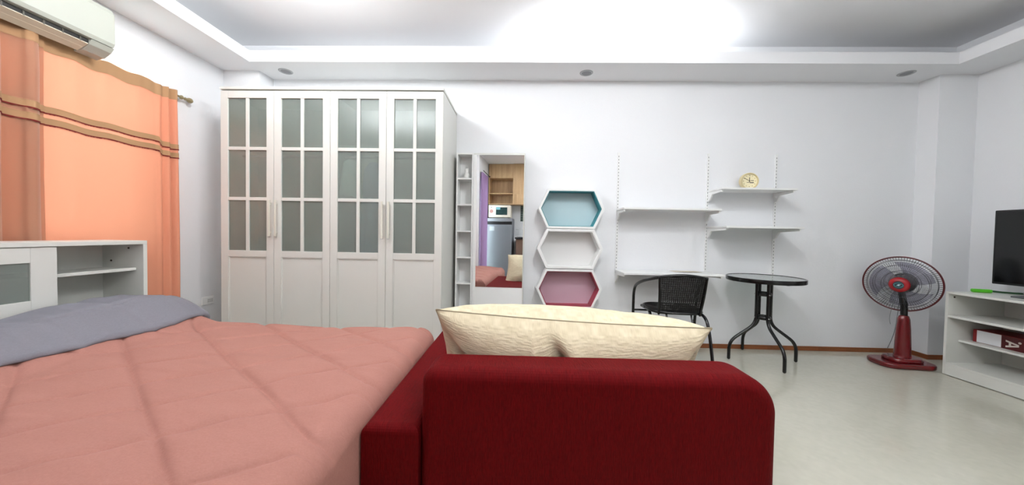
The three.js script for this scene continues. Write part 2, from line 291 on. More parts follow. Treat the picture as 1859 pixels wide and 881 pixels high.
// ---------------------------------------------------------------- wardrobe
{
  const x0 = -2.607, x4 = -0.677, zf = 0.6, H = 2.314, t = thing('wardrobe', 'tall white four-door wardrobe with frosted glass panes', 'wardrobe');
  const W = M.white, xs = [-2.607, -2.1385, -1.6465, -1.1615, -0.677], zb = 0.578;
  part(t, 'side_panel', bx(x0, x0 + 0.018, 0, H, 0.2, zb, 0.001), W); part(t, 'side_panel', bx(x4 - 0.018, x4, 0, H, 0.004, zb, 0.001), W);
  part(t, 'divider', bx(xs[2] - 0.016, xs[2] + 0.016, 0.08, H, 0.2, 0.565), W);
  part(t, 'back_panel', merge([bx(x0 + 0.018, x4 - 0.018, 0.08, H, 0.192, 0.2)]), W);
  part(t, 'floor_panel', bx(x0 + 0.018, x4 - 0.018, 0.0, 0.08, 0.2, 0.565), W);
  part(t, 'shelf', bx(x0 + 0.018, xs[2] - 0.016, 1.86, 1.878, 0.2, 0.5), W); part(t, 'shelf', bx(xs[2] + 0.016, x4 - 0.018, 1.86, 1.878, 0.2, 0.5), W);
  part(t, 'clothes_rail', merge([rod([x0 + 0.018, 1.8, 0.38], [xs[2] - 0.016, 1.8, 0.38], 0.011), rod([xs[2] + 0.016, 1.8, 0.38], [x4 - 0.018, 1.8, 0.38], 0.011)]), M.steel);
  part(t, 'top_panel', bx(x0 - 0.004, x4 + 0.002, H + 0.009, H + 0.031, 0.004, zf + 0.004, 0.002), W);
  part(t, 'top_rail', bx(x0 + 0.018, x4 - 0.018, H - 0.02, H + 0.009, 0.2, 0.46), W);
  const st = 0.063, mw = 0.028, T = 0.02;
  for (let k = 0; k < 4; k++) {
    const a = xs[k] + 0.0015, b = xs[k + 1] - 0.0015, gy0 = 0.94, gy1 = 2.25, m1 = 1.388, m2 = 1.82, mid = (a + b) / 2, zA = zb + 0.002, zB = zf;
    const f = [bx(a, a + st, 0.004, H - 0.002, zA, zB, 0.002), bx(b - st, b, 0.004, H - 0.002, zA, zB, 0.002), bx(a + st, b - st, gy1, H - 0.002, zA, zB, 0.002), bx(a + st, b - st, 0.885, gy0, zA, zB, 0.002), bx(a + st, b - st, 0.004, 0.085, zA, zB, 0.002),
      bx(mid - mw / 2, mid + mw / 2, gy0, gy1, zA + 0.004, zB - 0.002, 0.002), bx(a + st, b - st, m1 - mw / 2, m1 + mw / 2, zA + 0.004, zB - 0.0025, 0.002), bx(a + st, b - st, m2 - mw / 2, m2 + mw / 2, zA + 0.004, zB - 0.0025, 0.002)];
    const d = part(t, 'door', merge(f), W);
    part(d, 'lower_panel', bx(a + st, b - st, 0.085, 0.885, zA, zB - 0.01), W);
    part(d, 'panel_moulding', merge([bx(a + st, a + st + 0.008, 0.085, 0.885, zB - 0.0105, zB - 0.004, 0.002), bx(b - st - 0.008, b - st, 0.085, 0.885, zB - 0.0105, zB - 0.004, 0.002), bx(a + st + 0.008, b - st - 0.008, 0.877, 0.885, zB - 0.0105, zB - 0.004, 0.002)]), W);
    for (const [pa, pb] of [[a + st, mid - mw / 2], [mid + mw / 2, b - st]]) for (const [ya, yb] of [[gy0, m1 - mw / 2], [m1 + mw / 2, m2 - mw / 2], [m2 + mw / 2, gy1]])
      part(d, 'glass_pane', bx(pa, pb, ya, yb, zA + 0.005, zA + 0.009), M.frosted);
    const hx = k % 2 ? a + 0.026 : b - 0.026;
    part(d, 'handle', merge([bx(hx - 0.0095, hx + 0.0095, 1.065, 1.38, zB + 0.016, zB + 0.026, 0.004), bx(hx - 0.006, hx + 0.006, 1.09, 1.105, zB, zB + 0.017), bx(hx - 0.006, hx + 0.006, 1.34, 1.355, zB, zB + 0.017)]), mat('#d9d8cc', 0.35), 'long pale bar handle');
    part(d, 'handle_tip', bx(hx - 0.0095, hx + 0.0095, 1.058, 1.0645, zB + 0.014, zB + 0.027, 0.002), M.steel, 'small metal handle end');
  }
}
// clothes hanging behind the third door's glass
function garment(name, label, x, w, y0, y1, color, flare, z, seed) {
  const t = thing(name, label, 'garment', { pos: [x, 0, z] });
  const m = mat(color, 0.9, { side: THREE.DoubleSide });
  const ring = (v) => lerp(w * 0.55, w * flare, Math.pow(1 - v, 0.9)) * (v > 0.93 ? lerp(1, 0.35, (v - 0.93) / 0.07) : 1);
  part(t, 'body', grid(64, 30, (u, v) => { const a = u * Math.PI * 2, r = ring(v), f = 1 + 0.14 * Math.sin(a * 7 + seed) * (1 - v * 0.8); return [Math.cos(a) * r / 2 * f, lerp(y0, y1, v) + 0.02 * Math.sin(a * 2 + seed) * (1 - v), Math.sin(a) * Math.min(0.03, r * 0.12) * f]; }), m);
  const hk = []; for (let i = 0; i <= 14; i++) { const a = -0.6 + i / 14 * 4.2; hk.push([0.014 * Math.cos(a), 1.8 + 0.001 + 0.014 * Math.sin(a), 0]); }
  part(t, 'hanger', merge([tube([[0, y1 - 0.03, 0], [0, 1.772, 0], ...hk.slice(0, 9).map((p) => [p[0], p[1], 0])], 0.002, { rs: 6 }), tube([[-w * 0.26, y1 - 0.05, 0], [0, y1 - 0.02, 0], [w * 0.26, y1 - 0.05, 0]], 0.005, { rs: 6 })]), M.steel);
}
garment('hanging_dress', 'blue grey dress hanging behind the third wardrobe door', -1.33, 0.27, 0.86, 1.74, '#93abd0', 1.0, 0.47, 1);
garment('hanging_shirt', 'small white garment hanging behind the third wardrobe door', -1.5, 0.2, 1.42, 1.75, '#f4f6fa', 1.0, 0.54, 4);

// ---------------------------------------------------------------- tower shelf and mirror beside the wardrobe
{
  const x0 = -0.645, x1 = -0.475, zf = 0.16, t = thing('tower_shelf', 'narrow white open shelf tower between wardrobe and mirror', 'shelf');
  const W = M.pure;
  part(t, 'side_panel', bx(x0, x0 + 0.015, 0, 1.905, 0.004, zf, 0.001), W); part(t, 'side_panel', bx(x1 - 0.018, x1, 0, 1.905, 0.004, zf, 0.001), W);
  part(t, 'back_panel', bx(x0 + 0.015, x1 - 0.018, 0, 1.905, 0.004, 0.01), W);
  for (const y of [1.898, 1.655, 1.4, 1.14, 0.882, 0.625, 0.368, 0.11]) part(t, 'shelf_board', bx(x0 + 0.015, x1 - 0.018, y - 0.007, y + 0.007, 0.01, zf - 0.002, 0.001), W);
}
{
  const t = thing('figurine', 'small white figurine on the top shelf of the narrow tower', 'figurine', { pos: [-0.553, 1.662, 0.09] });
  const b = new THREE.LatheGeometry([[0, 0], [0.026, 0], [0.03, 0.01], [0.031, 0.03], [0.024, 0.05], [0.017, 0.06], [0.02, 0.072], [0.022, 0.085], [0.017, 0.098], [0, 0.104]].map((p) => new THREE.Vector2(...p)), 28); part(t, 'body', prep(b), mat('#e9eae6', 0.3));
  part(t, 'ear', merge([-1, 1].map((s) => { const g = new THREE.ConeGeometry(0.007, 0.018, 10); g.translate(s * 0.012, 0.105, 0); return g; })), mat('#e9eae6', 0.3));
}
{
  const t = thing('mirror', 'tall white framed mirror board beside the narrow shelf tower', 'mirror', { pos: [-0.468, 0, 0.008], turn: -0.04 });
  part(t, 'board', bx(0, 0.498, 0, 1.905, 0, 0.15, 0.002), M.white);
  part(t, 'frame', bx(0, 0.031, 0.0, 1.885, 0.15, 0.164, 0.002), M.pure, 'white edge strip');
  part(t, 'lower_panel', bx(0.031, 0.492, 0, 0.597, 0.15, 0.16, 0.001), M.pure, 'plain white lower panel');
  part(t, 'glass', bx(0.0315, 0.49, 0.6, 1.884, 0.1505, 0.162), M.mirror, 'mirror glass');
}

// ---------------------------------------------------------------- hexagon shelves
function hexPts(cx, cy, w, h, wt) { return [[cx - wt / 2, cy - h / 2], [cx + wt / 2, cy - h / 2], [cx + w / 2, cy], [cx + wt / 2, cy + h / 2], [cx - wt / 2, cy + h / 2], [cx - w / 2, cy]]; }
function hexShelf(cx, cy, label, liner, back) {
  const t = thing('hexagon_shelf', label, 'shelf', { group: 'hexagon shelves on the back wall', pos: [cx, cy, 0.002] });
  const w = 0.642, h = 0.388, wt = 0.46, D = 0.15, k = 0.022;
  part(t, 'frame', boxUV(extrude(hexPts(0, 0, w, h, wt), D, 0.0015, { holes: [hexPts(0, 0, w - 2.35 * k, h - 2 * k, wt - 1.25 * k)] })), M.pure);
  part(t, 'liner', boxUV(extrude(hexPts(0, 0, w - 2.36 * k, h - 2.01 * k, wt - 1.26 * k), D - 0.006, 0, { holes: [hexPts(0, 0, w - 2.9 * k, h - 2.5 * k, wt - 1.6 * k)] })), liner, 'coloured inside faces');
  const b = extrude(hexPts(0, 0, w - 2.9 * k, h - 2.5 * k, wt - 1.6 * k), 0.006, 0); part(t, 'back', b, back);
}
hexShelf(0.483, 1.378, 'top hexagon wall shelf with a teal blue inside', M.teal, M.tealBack);
hexShelf(0.478, 0.986, 'middle hexagon wall shelf, white inside', M.pure, mat(new THREE.Color(0.74, 0.74, 0.73), 0.5));
hexShelf(0.476, 0.592, 'lowest hexagon wall shelf with a dark pink inside', M.rose, M.roseBack);

// ---------------------------------------------------------------- slotted rails, bracket shelves
for (const [x, y0, y1, lab] of [[0.968, 0.645, 1.96, 'leftmost slotted white rail, nearest the hexagon shelves'], [1.858, 0.645, 1.96, 'middle slotted white rail shared by both shelf columns'], [2.525, 0.645, 1.96, 'rightmost slotted white rail, behind the clock shelf']]) {
  const t = thing('shelf_rail', lab, 'rail', { group: 'slotted rails on the back wall', pos: [x, 0, 0] });
  part(t, 'channel', merge([bx(-0.011, 0.011, y0, y1, 0.0, 0.012, 0.001)]), M.shelfWhite);
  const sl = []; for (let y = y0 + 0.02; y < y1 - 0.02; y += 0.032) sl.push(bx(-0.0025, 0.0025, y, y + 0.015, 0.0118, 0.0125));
  part(t, 'slot', merge(sl), mat('#6f7274', 0.8), 'row of slots, their shade painted dark grey').userData.kind = 'stuff';  // grey pieces on the rail carry the shade of open slots
}
function wallShelf(label, x0, x1, y, depth, rails) {
  const t = thing('wall_shelf', label, 'shelf', { group: 'white bracket shelves on the back wall' });
  part(t, 'board', bx(x0, x1, y, y + 0.018, 0.0135, depth, 0.002), M.shelfWhite);
  for (const x of rails) {
    const pts = [[0.0126, -0.001], [depth - 0.02, -0.001], [depth - 0.02, -0.02], [0.085, -0.03], [0.045, -0.085], [0.0126, -0.1]];
    const g = extrude(pts, 0.016, 0.002); g.rotateY(-Math.PI / 2); g.translate(x + 0.008, y, 0); part(t, 'bracket', g, M.shelfWhite);
  }
}
wallShelf('long upper white shelf over the desk shelf, between left and middle rails', 0.956, 1.862, 1.373, 0.262, [0.97, 1.853]);
wallShelf('short topmost white shelf carrying the round clock', 1.855, 2.545, 1.572, 0.265, [1.867, 2.52]);
wallShelf('deeper white shelf under the clock shelf', 1.852, 2.55, 1.212, 0.352, [1.866, 2.522]);
wallShelf('lowest white shelf, at desk height behind the black chair', 0.955, 1.87, 0.762, 0.318, [0.97, 1.856]);
{
  const t = thing('paper_sheet', 'thin pale sheet lying on the desk-height shelf', 'paper', { pos: [1.62, 0.7805, 0.1] });
  const g = grid(10, 6, (u, v) => [(u - 0.5) * 0.26, 0.002 + 0.004 * Math.sin(u * 3) * v, (v - 0.5) * 0.14]); part(t, 'sheet', merge([g, grid(10, 6, (u, v) => [(u - 0.5) * 0.26, 0.0005, (0.5 - v) * 0.14])]), mat('#d8cfc0', 0.8, { side: THREE.DoubleSide }));
}
// round clock
{
  const r = 0.08, t = thing('alarm_clock', 'round cream clock standing on the topmost wall shelf', 'clock', { pos: [2.187, 1.5905 + r, 0.12], turn: -0.12 });
  const cream = mat('#d6c79a', 0.35);
  const body = new THREE.LatheGeometry([[0, -0.03], [r * 0.9, -0.028], [r, -0.018], [r, 0.02], [r * 0.96, 0.028], [r * 0.86, 0.026], [r * 0.85, 0.014]].map((p) => new THREE.Vector2(...p)), 48); body.rotateX(Math.PI / 2); part(t, 'case', prep(body), cream);
  const cv = document.createElement('canvas'); cv.width = cv.height = 256; const g = cv.getContext('2d');
  g.fillStyle = '#e9dfba'; g.fillRect(0, 0, 256, 256); g.translate(128, 128); g.fillStyle = '#6d6038'; g.font = 'bold 25px sans-serif'; g.textAlign = 'center'; g.textBaseline = 'middle';
  for (let i = 1; i <= 12; i++) { const a = i * Math.PI / 6; g.fillText(String(i), 100 * Math.sin(a), -100 * Math.cos(a)); }
  g.fillStyle = '#4c463d'; g.fillRect(22, -14, 50, 12); g.fillRect(-46, 20, 118, 7); g.fillRect(8, 26, 64, 10);
  const ct = new THREE.CanvasTexture(cv); ct.colorSpace = THREE.SRGBColorSpace;
  const face = new THREE.CircleGeometry(r * 0.86, 40); face.translate(0, 0, 0.0145); part(t, 'face', prep(face), mat('#ffffff', 0.6, { map: ct }), 'cream dial with numerals');
  const hand = (len, w, ang, z) => { const q = bx(-w / 2, w / 2, -0.008, len, z, z + 0.0012); q.rotateZ(ang); return q; };
  part(t, 'hour_hand', hand(0.036, 0.005, 0.02, 0.0165), M.black); part(t, 'minute_hand', hand(0.056, 0.0032, Math.PI / 3.1, 0.018), mat('#4b4332', 0.5));
  const pin = new THREE.CylinderGeometry(0.004, 0.004, 0.006, 12); pin.rotateX(Math.PI / 2); pin.translate(0, 0, 0.0175); part(t, 'pin', prep(pin), M.black);
  for (const x of [-0.03, 0.03]) part(t, 'foot', bx(x - 0.0055, x + 0.0055, -r - 0.0005, -r + 0.016, -0.018, 0.018, 0.002), cream);
}

// ---------------------------------------------------------------- black chair
{
  const t = thing('garden_chair', 'black woven garden chair with tubular arms pulled up to the shelf', 'chair', { pos: [1.36, 0, 0.42], turn: Math.PI - 0.1 });
  t.scale.y = 1.035;
  const R = 0.013, F = M.blackGloss;
  // local: +z is the way the sitter looks
  part(t, 'arm_frame', tube(bend([[0.275, 0.013, 0.24], [0.285, 0.4, 0.235], [0.29, 0.62, 0.2], [0.27, 0.69, 0.02], [0.2, 0.755, -0.22], [0, 0.785, -0.27], [-0.2, 0.755, -0.22], [-0.27, 0.69, 0.02], [-0.29, 0.62, 0.2], [-0.285, 0.4, 0.235], [-0.275, 0.013, 0.24]], 0.12, 8), R, { seg: 160, rs: 10 }), F, 'one bent tube making arms and front legs');
  for (const s of [-1, 1]) part(t, 'rear_leg', tube(bend([[s * 0.245, 0.013, -0.27], [s * 0.235, 0.3, -0.2], [s * 0.225, 0.43, -0.15], [s * 0.2, 0.45, 0.0], [s * 0.21, 0.44, 0.22]], 0.08), R, { seg: 60, rs: 10 }), F);
  for (const s of [-1, 1]) part(t, 'back_upright', tube([[s * 0.165, 0.45, -0.17], [s * 0.175, 0.6, -0.215], [s * 0.185, 0.758, -0.24]], 0.01, { rs: 8 }), F);
  part(t, 'stretcher', merge([rod([-0.24, 0.36, -0.22], [0.24, 0.36, -0.22], 0.009), rod([-0.1, 0.365, -0.21], [-0.1, 0.45, -0.16], 0.008), rod([0.1, 0.365, -0.21], [0.1, 0.45, -0.16], 0.008)]), F); part(t, 'stretcher', rod([-0.28, 0.395, 0.235], [0.28, 0.395, 0.235], 0.009), F);
  // woven back: upright strands with an arch of cross strands
  const bp = (u, v, o = 0) => { const hw = lerp(0.168, 0.186, v); const x = (u * 2 - 1) * hw; return [x, lerp(0.45, 0.765, v), lerp(-0.165, -0.243, v) - 0.03 * (1 - (u * 2 - 1) ** 2) * v + o]; };
  const st = []; const nS = 44;
  for (let i = 0; i <= nS; i++) { const u = i / nS, p = []; for (let k = 0; k <= 8; k++) p.push(V(...bp(u, k / 8, (i % 2 ? 1 : -1) * 0.0015))); st.push(tube(p, 0.0034, { seg: 8, rs: 5, caps: false })); }
  for (let k = 0; k < 34; k++) { const v = (k + 0.5) / 34, p = []; if (v > 0.2 && v < 0.38 && k % 2) continue; for (let i = 0; i <= 12; i++) p.push(V(...bp(i / 12, clamp(v + 0.0 * i, 0, 1), (k % 2 ? 1 : -1) * 0.002))); st.push(tube(p, 0.0036, { seg: 12, rs: 5, caps: false })); }
  part(t, 'woven_back', merge(st), M.rattan, 'woven strands of the backrest').userData.kind = 'stuff';
  const sq = []; const sp = (a, r) => { const e = Math.pow(Math.pow(Math.abs(Math.cos(a)), 3.2) + Math.pow(Math.abs(Math.sin(a)), 3.2), -1 / 3.2); return [0.222 * r * e * Math.cos(a), 0.462 - 0.012 * (1 - r * r), 0.215 * r * e * Math.sin(a) + 0.03]; };
  sq.push(grid(48, 8, (u, v) => sp(u * Math.PI * 2, 1 - v)), grid(48, 8, (u, v) => { const p = sp(-u * Math.PI * 2, 1 - v); return [p[0], p[1] - 0.012, p[2]]; }));
  for (let i = 1; i < 18; i++) { const p = []; for (let k = 0; k <= 48; k++) p.push(V(...sp(k / 48 * Math.PI * 2, i / 18)).add(V(0, 0.0015, 0))); sq.push(tube(p, 0.004, { seg: 48, rs: 5, caps: false })); }
  part(t, 'woven_seat', merge(sq), M.rattan);
  const rim = []; for (let k = 0; k < 40; k++) rim.push(V(...sp(k / 40 * Math.PI * 2, 1))); part(t, 'seat_rim', tube(rim, 0.011, { seg: 90, rs: 8, closed: true }), F);
}

// ---------------------------------------------------------------- round glass table
{
  const cx = 2.222, cz = 0.33, t = thing('bistro_table', 'round glass-topped table with bent black legs', 'table', { pos: [cx, 0, cz] });
  const H = 0.765, r = 0.297;
  const top = new THREE.CylinderGeometry(r - 0.008, r - 0.008, 0.006, 72); top.translate(0, H - 0.001, 0); part(t, 'glass_top', prep(top), mat('#c9d6d3', 0.06, { transmission: 0.75, thickness: 0, ior: 1.5 }), 'glass top');
  const rim = new THREE.LatheGeometry([[r - 0.016, H - 0.032], [r, H - 0.032], [r + 0.003, H - 0.03], [r + 0.003, H + 0.002], [r, H + 0.005], [r - 0.009, H + 0.005], [r - 0.009, H - 0.004], [r - 0.016, H - 0.004], [r - 0.016, H - 0.032]].map((p) => new THREE.Vector2(...p)), 80); part(t, 'rim', prep(rim), M.blackGloss, 'black metal rim');
  for (const a of [-2.79, -1.62, 0.0, 1.35].map((q, i) => [183, 272, 4, 93][i] * Math.PI / 180)) {
    const c = Math.cos(a), s = Math.sin(a), P = (q, y) => [q * c, y, q * s];
    part(t, 'leg', tube(bend([P(0.062, H - 0.03), P(0.062, 0.34), P(0.288, 0.17), P(0.29, 0.014)], 0.07), 0.0135, { seg: 70, rs: 12 }), M.blackGloss);
  }
  part(t, 'top_support', merge([bx(-0.28, 0.28, H - 0.036, H - 0.031, -0.012, 0.012), bx(-0.012, 0.012, H - 0.0361, H - 0.0311, -0.28, 0.28)]), M.blackGloss);
  for (const y of [0.615, 0.4]) { const g = new THREE.TorusGeometry(0.047, 0.012, 10, 32); g.scale(1, 1, 1.5); g.rotateX(Math.PI / 2); g.translate(0, y, 0); part(t, 'ring', prep(g), M.blackGloss); }
  for (const y of [0.615, 0.4]) for (const a of [93, 183]) { const q = a * Math.PI / 180, g = new THREE.SphereGeometry(0.006, 10, 8); g.translate(0.0765 * Math.cos(q), y, 0.0765 * Math.sin(q)); part(t, 'bolt', prep(g), M.chrome); }
}

// ---------------------------------------------------------------- pedestal fan
{
  const bxp = 3.452, bz = 0.345, t = thing('pedestal_fan', 'red pedestal fan with a round wire grille in the right corner', 'fan', { pos: [bxp, 0, bz] });
  const Rd = M.redPlastic;
  const base = extrude(roundShape(-0.225, 0.205, -0.135, 0.135, [0.1, 0.1, 0.1, 0.1]), 0.045, 0.016, { seg: 5, curve: 16 }); base.rotateX(-Math.PI / 2); base.rotateY(-0.1); part(t, 'base', base, Rd);
  const hump = extrude(roundShape(-0.13, 0.13, -0.095, 0.095, [0.08, 0.08, 0.08, 0.08]), 0.045, 0.022, { seg: 5 }); hump.rotateX(-Math.PI / 2); hump.rotateY(-0.1); hump.translate(0, 0.035, 0); part(t, 'base_hump', hump, Rd);
  const col = new THREE.LatheGeometry([[0.078, 0.06], [0.066, 0.075], [0.061, 0.1], [0.058, 0.2], [0.052, 0.33], [0.045, 0.415], [0.036, 0.445], [0.026, 0.452]].map((p) => new THREE.Vector2(...p)), 32); col.scale(1, 1, 0.8); part(t, 'column', prep(col), Rd);
  const hc = V(0, 0.735, -0.03);
  part(t, 'neck', tube([[0, 0.44, 0], [0, 0.55, -0.005], [0.0, 0.66, -0.03]], 0.024, { rs: 14 }), M.blackGloss, 'black neck');
  const head = new THREE.Group(); head.name = 'head'; head.position.copy(hc); t.add(head);
  head.quaternion.setFromUnitVectors(V(0, 0, 1), V(-0.83, -0.07, 0.55).normalize());
  const q = new THREE.Quaternion().copy(head.quaternion); // keep the head upright about its own axis
  { const f = V(-0.83, -0.07, 0.55).normalize(), r = V(0, 1, 0).cross(f).normalize(), u = f.clone().cross(r); head.quaternion.setFromRotationMatrix(new THREE.Matrix4().makeBasis(r, u, f)); }
  const GR = 0.243, dark = mat('#23262b', 0.4), ringM = mat('#4d0a10', 0.35);
  const motor = new THREE.LatheGeometry([[0, -0.19], [0.05, -0.185], [0.075, -0.16], [0.085, -0.1], [0.088, -0.03], [0.08, 0.0], [0, 0.005]].map((p) => new THREE.Vector2(...p)), 32); motor.rotateX(Math.PI / 2); part(head, 'motor_housing', prep(motor), M.blackGloss);
  const wires = (zc, bulge, n) => { const l = []; for (let i = 0; i < n; i++) { const a = i / n * Math.PI * 2, p = []; for (let k = 0; k <= 5; k++) { const rr = lerp(0.062, GR, k / 5), z = zc + bulge * (1 - Math.pow(rr / GR, 3)); p.push(V(rr * Math.cos(a), rr * Math.sin(a), z)); } l.push(tube(p, 0.00095, { seg: 6, rs: 4, caps: false })); } for (const rr of [0.215, 0.17, 0.115]) { const g = new THREE.TorusGeometry(rr, 0.0016, 5, 64); g.translate(0, 0, zc + bulge * (1 - Math.pow(rr / GR, 3))); l.push(g); } return merge(l); };
  part(head, 'front_grille', wires(0.03, 0.06, 84), dark); part(head, 'rear_grille', wires(0.03, -0.05, 84), dark);
  const rim = new THREE.TorusGeometry(GR, 0.0065, 10, 96); rim.translate(0, 0, 0.03); part(head, 'grille_rim', prep(rim), ringM, 'dark red grille rim');
  const bladeG = (k) => { const g = grid(12, 12, (u, v) => { const rr = lerp(0.04, 0.2, v), a = k * Math.PI * 2 / 3 + lerp(-0.1, lerp(1.2, 1.55, v), u) + v * 0.25; return [rr * Math.cos(a), rr * Math.sin(a), 0.03 + 0.03 * (u - 0.5) + 0.006 * Math.sin(u * 3)]; }); return g; };
  const bm = mat('#b4b3c0', 0.12, { transmission: 0.8, thickness: 0, side: THREE.DoubleSide });
  for (let k = 0; k < 3; k++) part(head, 'blade', bladeG(k), bm, 'see-through grey blade');
  const hub = new THREE.LatheGeometry([[0, 0.118], [0.04, 0.117], [0.06, 0.108], [0.068, 0.09], [0.066, 0.07], [0.055, 0.066]].map((p) => new THREE.Vector2(...p)), 36); hub.rotateX(Math.PI / 2); hub.scale(1, 1, 1);
  { const p = hub.attributes.position; for (let i = 0; i < p.count; i++) p.setZ(i, Math.abs(p.getZ(i))); hub.computeVertexNormals(); }
  part(head, 'hub_cap', prep(hub), mat('#8c0511', 0.25, { side: THREE.DoubleSide }), 'red hub cap');
  const cv = document.createElement('canvas'); cv.width = cv.height = 128; const g = cv.getContext('2d'); g.fillStyle = '#12333a'; g.fillRect(0, 0, 128, 128); g.strokeStyle = '#6fa7ad'; g.lineWidth = 7; g.beginPath(); g.ellipse(64, 64, 52, 34, 0, 0, 7); g.stroke(); g.fillStyle = '#d5e6ea'; g.beginPath(); g.moveTo(40, 72); g.lineTo(62, 50); g.lineTo(96, 50); g.lineTo(78, 62); g.lineTo(74, 78); g.closePath(); g.fill();
  const ct = new THREE.CanvasTexture(cv); ct.colorSpace = THREE.SRGBColorSpace; const bd = new THREE.CircleGeometry(0.034, 32); bd.translate(0, 0, 0.1195); part(head, 'badge', prep(bd), mat('#ffffff', 0.3, { map: ct }), 'dark round badge with a pale emblem');
  part(t, 'pull_cord', tube([[-0.07, 0.66, 0.01], [-0.1, 0.55, 0.0], [-0.125, 0.42, 0.0], [-0.115, 0.37, 0.0]], 0.0016, { rs: 5 }), mat('#6f7678', 0.6), 'thin hanging cord');
  part(t, 'power_cord', tube([[0.07, 0.62, -0.1], [0.075, 0.45, -0.12], [0.07, 0.25, -0.14], [0.05, 0.1, -0.17]], 0.003, { rs: 6 }), mat('#7d8486', 0.6));
}

// ---------------------------------------------------------------- television cabinet and what is on it
{
  const x0 = 3.584, x1 = 4.05, z0 = 0.528, z1 = 1.75, H = 0.702, b = 0.018, t = thing('tv_cabinet', 'low white open cabinet with shelves against the right wall', 'cabinet');
  const W = M.white;
  part(t, 'top_panel', bx(x0, x1, H - b, H, z0, z1, 0.0015), W);
  part(t, 'side_panel', bx(x0, x1, 0.006, H - b, z0, z0 + b, 0.0015), W); part(t, 'side_panel', bx(x0, x1, 0.004, H - b, z1 - b, z1, 0.0015), W);
  part(t, 'back_panel', bx(x1 - 0.008, x1, 0.004, H - b, z0 + b, z1 - b), W);
  part(t, 'shelf_board', bx(x0 + 0.004, x1 - 0.008, 0.487, 0.505, z0 + b, z1 - b, 0.0015), W); part(t, 'shelf_board', bx(x0 + 0.1, x1 - 0.008, 0.282, 0.298, z0 + b, z1 - b, 0.0015), W);
  part(t, 'bottom_panel', bx(x0 + 0.004, x1 - 0.008, 0.086, 0.104, z0 + b, z1 - b, 0.0015), W); part(t, 'plinth', bx(x0 + 0.002, x0 + 0.02, 0.006, 0.086, z0 + b, z1 - b), W);
  part(t, 'peg_hole', (() => { const g = new THREE.CylinderGeometry(0.007, 0.007, 0.002, 12); g.rotateX(Math.PI / 2); g.translate(x0 + 0.05, H - 0.045, z0 + b + 0.001); return prep(g); })(), M.holeShade, 'fixing hole, its shade painted dark');
  part(t, 'base_strip', bx(x0 + 0.04, x1 - 0.01, 0, 0.0065, z0 + 0.04, z1 - 0.04), W, 'set-back base strip');
}
{
  const X = 3.88, z0 = 0.58, z1 = 1.62, y0 = 0.782, y1 = 1.382, t = thing('television', 'black flat screen television standing on the white cabinet', 'television');
  part(t, 'bezel', bx(X, X + 0.045, y0, y1, z0, z1, 0.006), M.black);
  part(t, 'screen', bx(X - 0.0015, X + 0.002, y0 + 0.018, y1 - 0.014, z0 + 0.014, z1 - 0.014), mat('#050607', 0.16), 'dark glossy screen');
  part(t, 'stand_neck', bx(X + 0.01, X + 0.04, 0.72, y0 + 0.01, 0.95, 1.25, 0.004), mat('#55585a', 0.35));
  const st = extrude([[3.745, 0.79], [3.99, 0.74], [3.99, 1.46], [3.745, 1.41]], 0.012, 0.004); // footprint in (x, z)
  const g = st; g.applyMatrix4(new THREE.Matrix4().set(1, 0, 0, 0, 0, 0, 1, 0.7025, 0, 1, 0, 0, 0, 0, 0, 1)); { const p = g.attributes.position; for (let i = 0; i < p.count; i += 3) { const a = [p.getX(i + 1), p.getY(i + 1), p.getZ(i + 1)]; p.setXYZ(i + 1, p.getX(i + 2), p.getY(i + 2), p.getZ(i + 2)); p.setXYZ(i + 2, ...a); } g.computeVertexNormals(); }
  part(t, 'stand_foot', g, mat('#4b4e50', 0.4), 'grey stand foot');
  part(t, 'stand_slope', merge([0, 1].map((s) => { const q = bx(-0.05, 0.05, -0.01, 0.01, s ? 1.15 : 0.8, s ? 1.4 : 1.05, 0.004); q.rotateZ(0.75); q.translate(3.86, 0.765, 0); return q; })), mat('#8b8e8c', 0.35));
}
{
  const t = thing('cleaning_brush', 'bright green brush with a dark handle lying on the white cabinet', 'brush', { pos: [3.81, 0.7025, 0.57], turn: -0.42 });
  part(t, 'brush_head', bx(-0.05, 0.06, 0.004, 0.03, -0.018, 0.018, 0.008), mat('#4fb81d', 0.45), 'green head');
  const br = []; for (let i = 0; i < 12; i++) for (let j = 0; j < 3; j++) br.push(bx(-0.044 + i * 0.0085, -0.041 + i * 0.0085, 0, 0.005, -0.012 + j * 0.011, -0.009 + j * 0.011)); part(t, 'bristles', merge(br), mat('#8fd45f', 0.8));
  part(t, 'handle', tube([[0.055, 0.018, 0], [0.1, 0.014, 0.0], [0.17, 0.011, 0.0], [0.235, 0.011, 0]], 0.008, { rs: 10 }), mat('#1d4a24', 0.4), 'dark green handle');
}
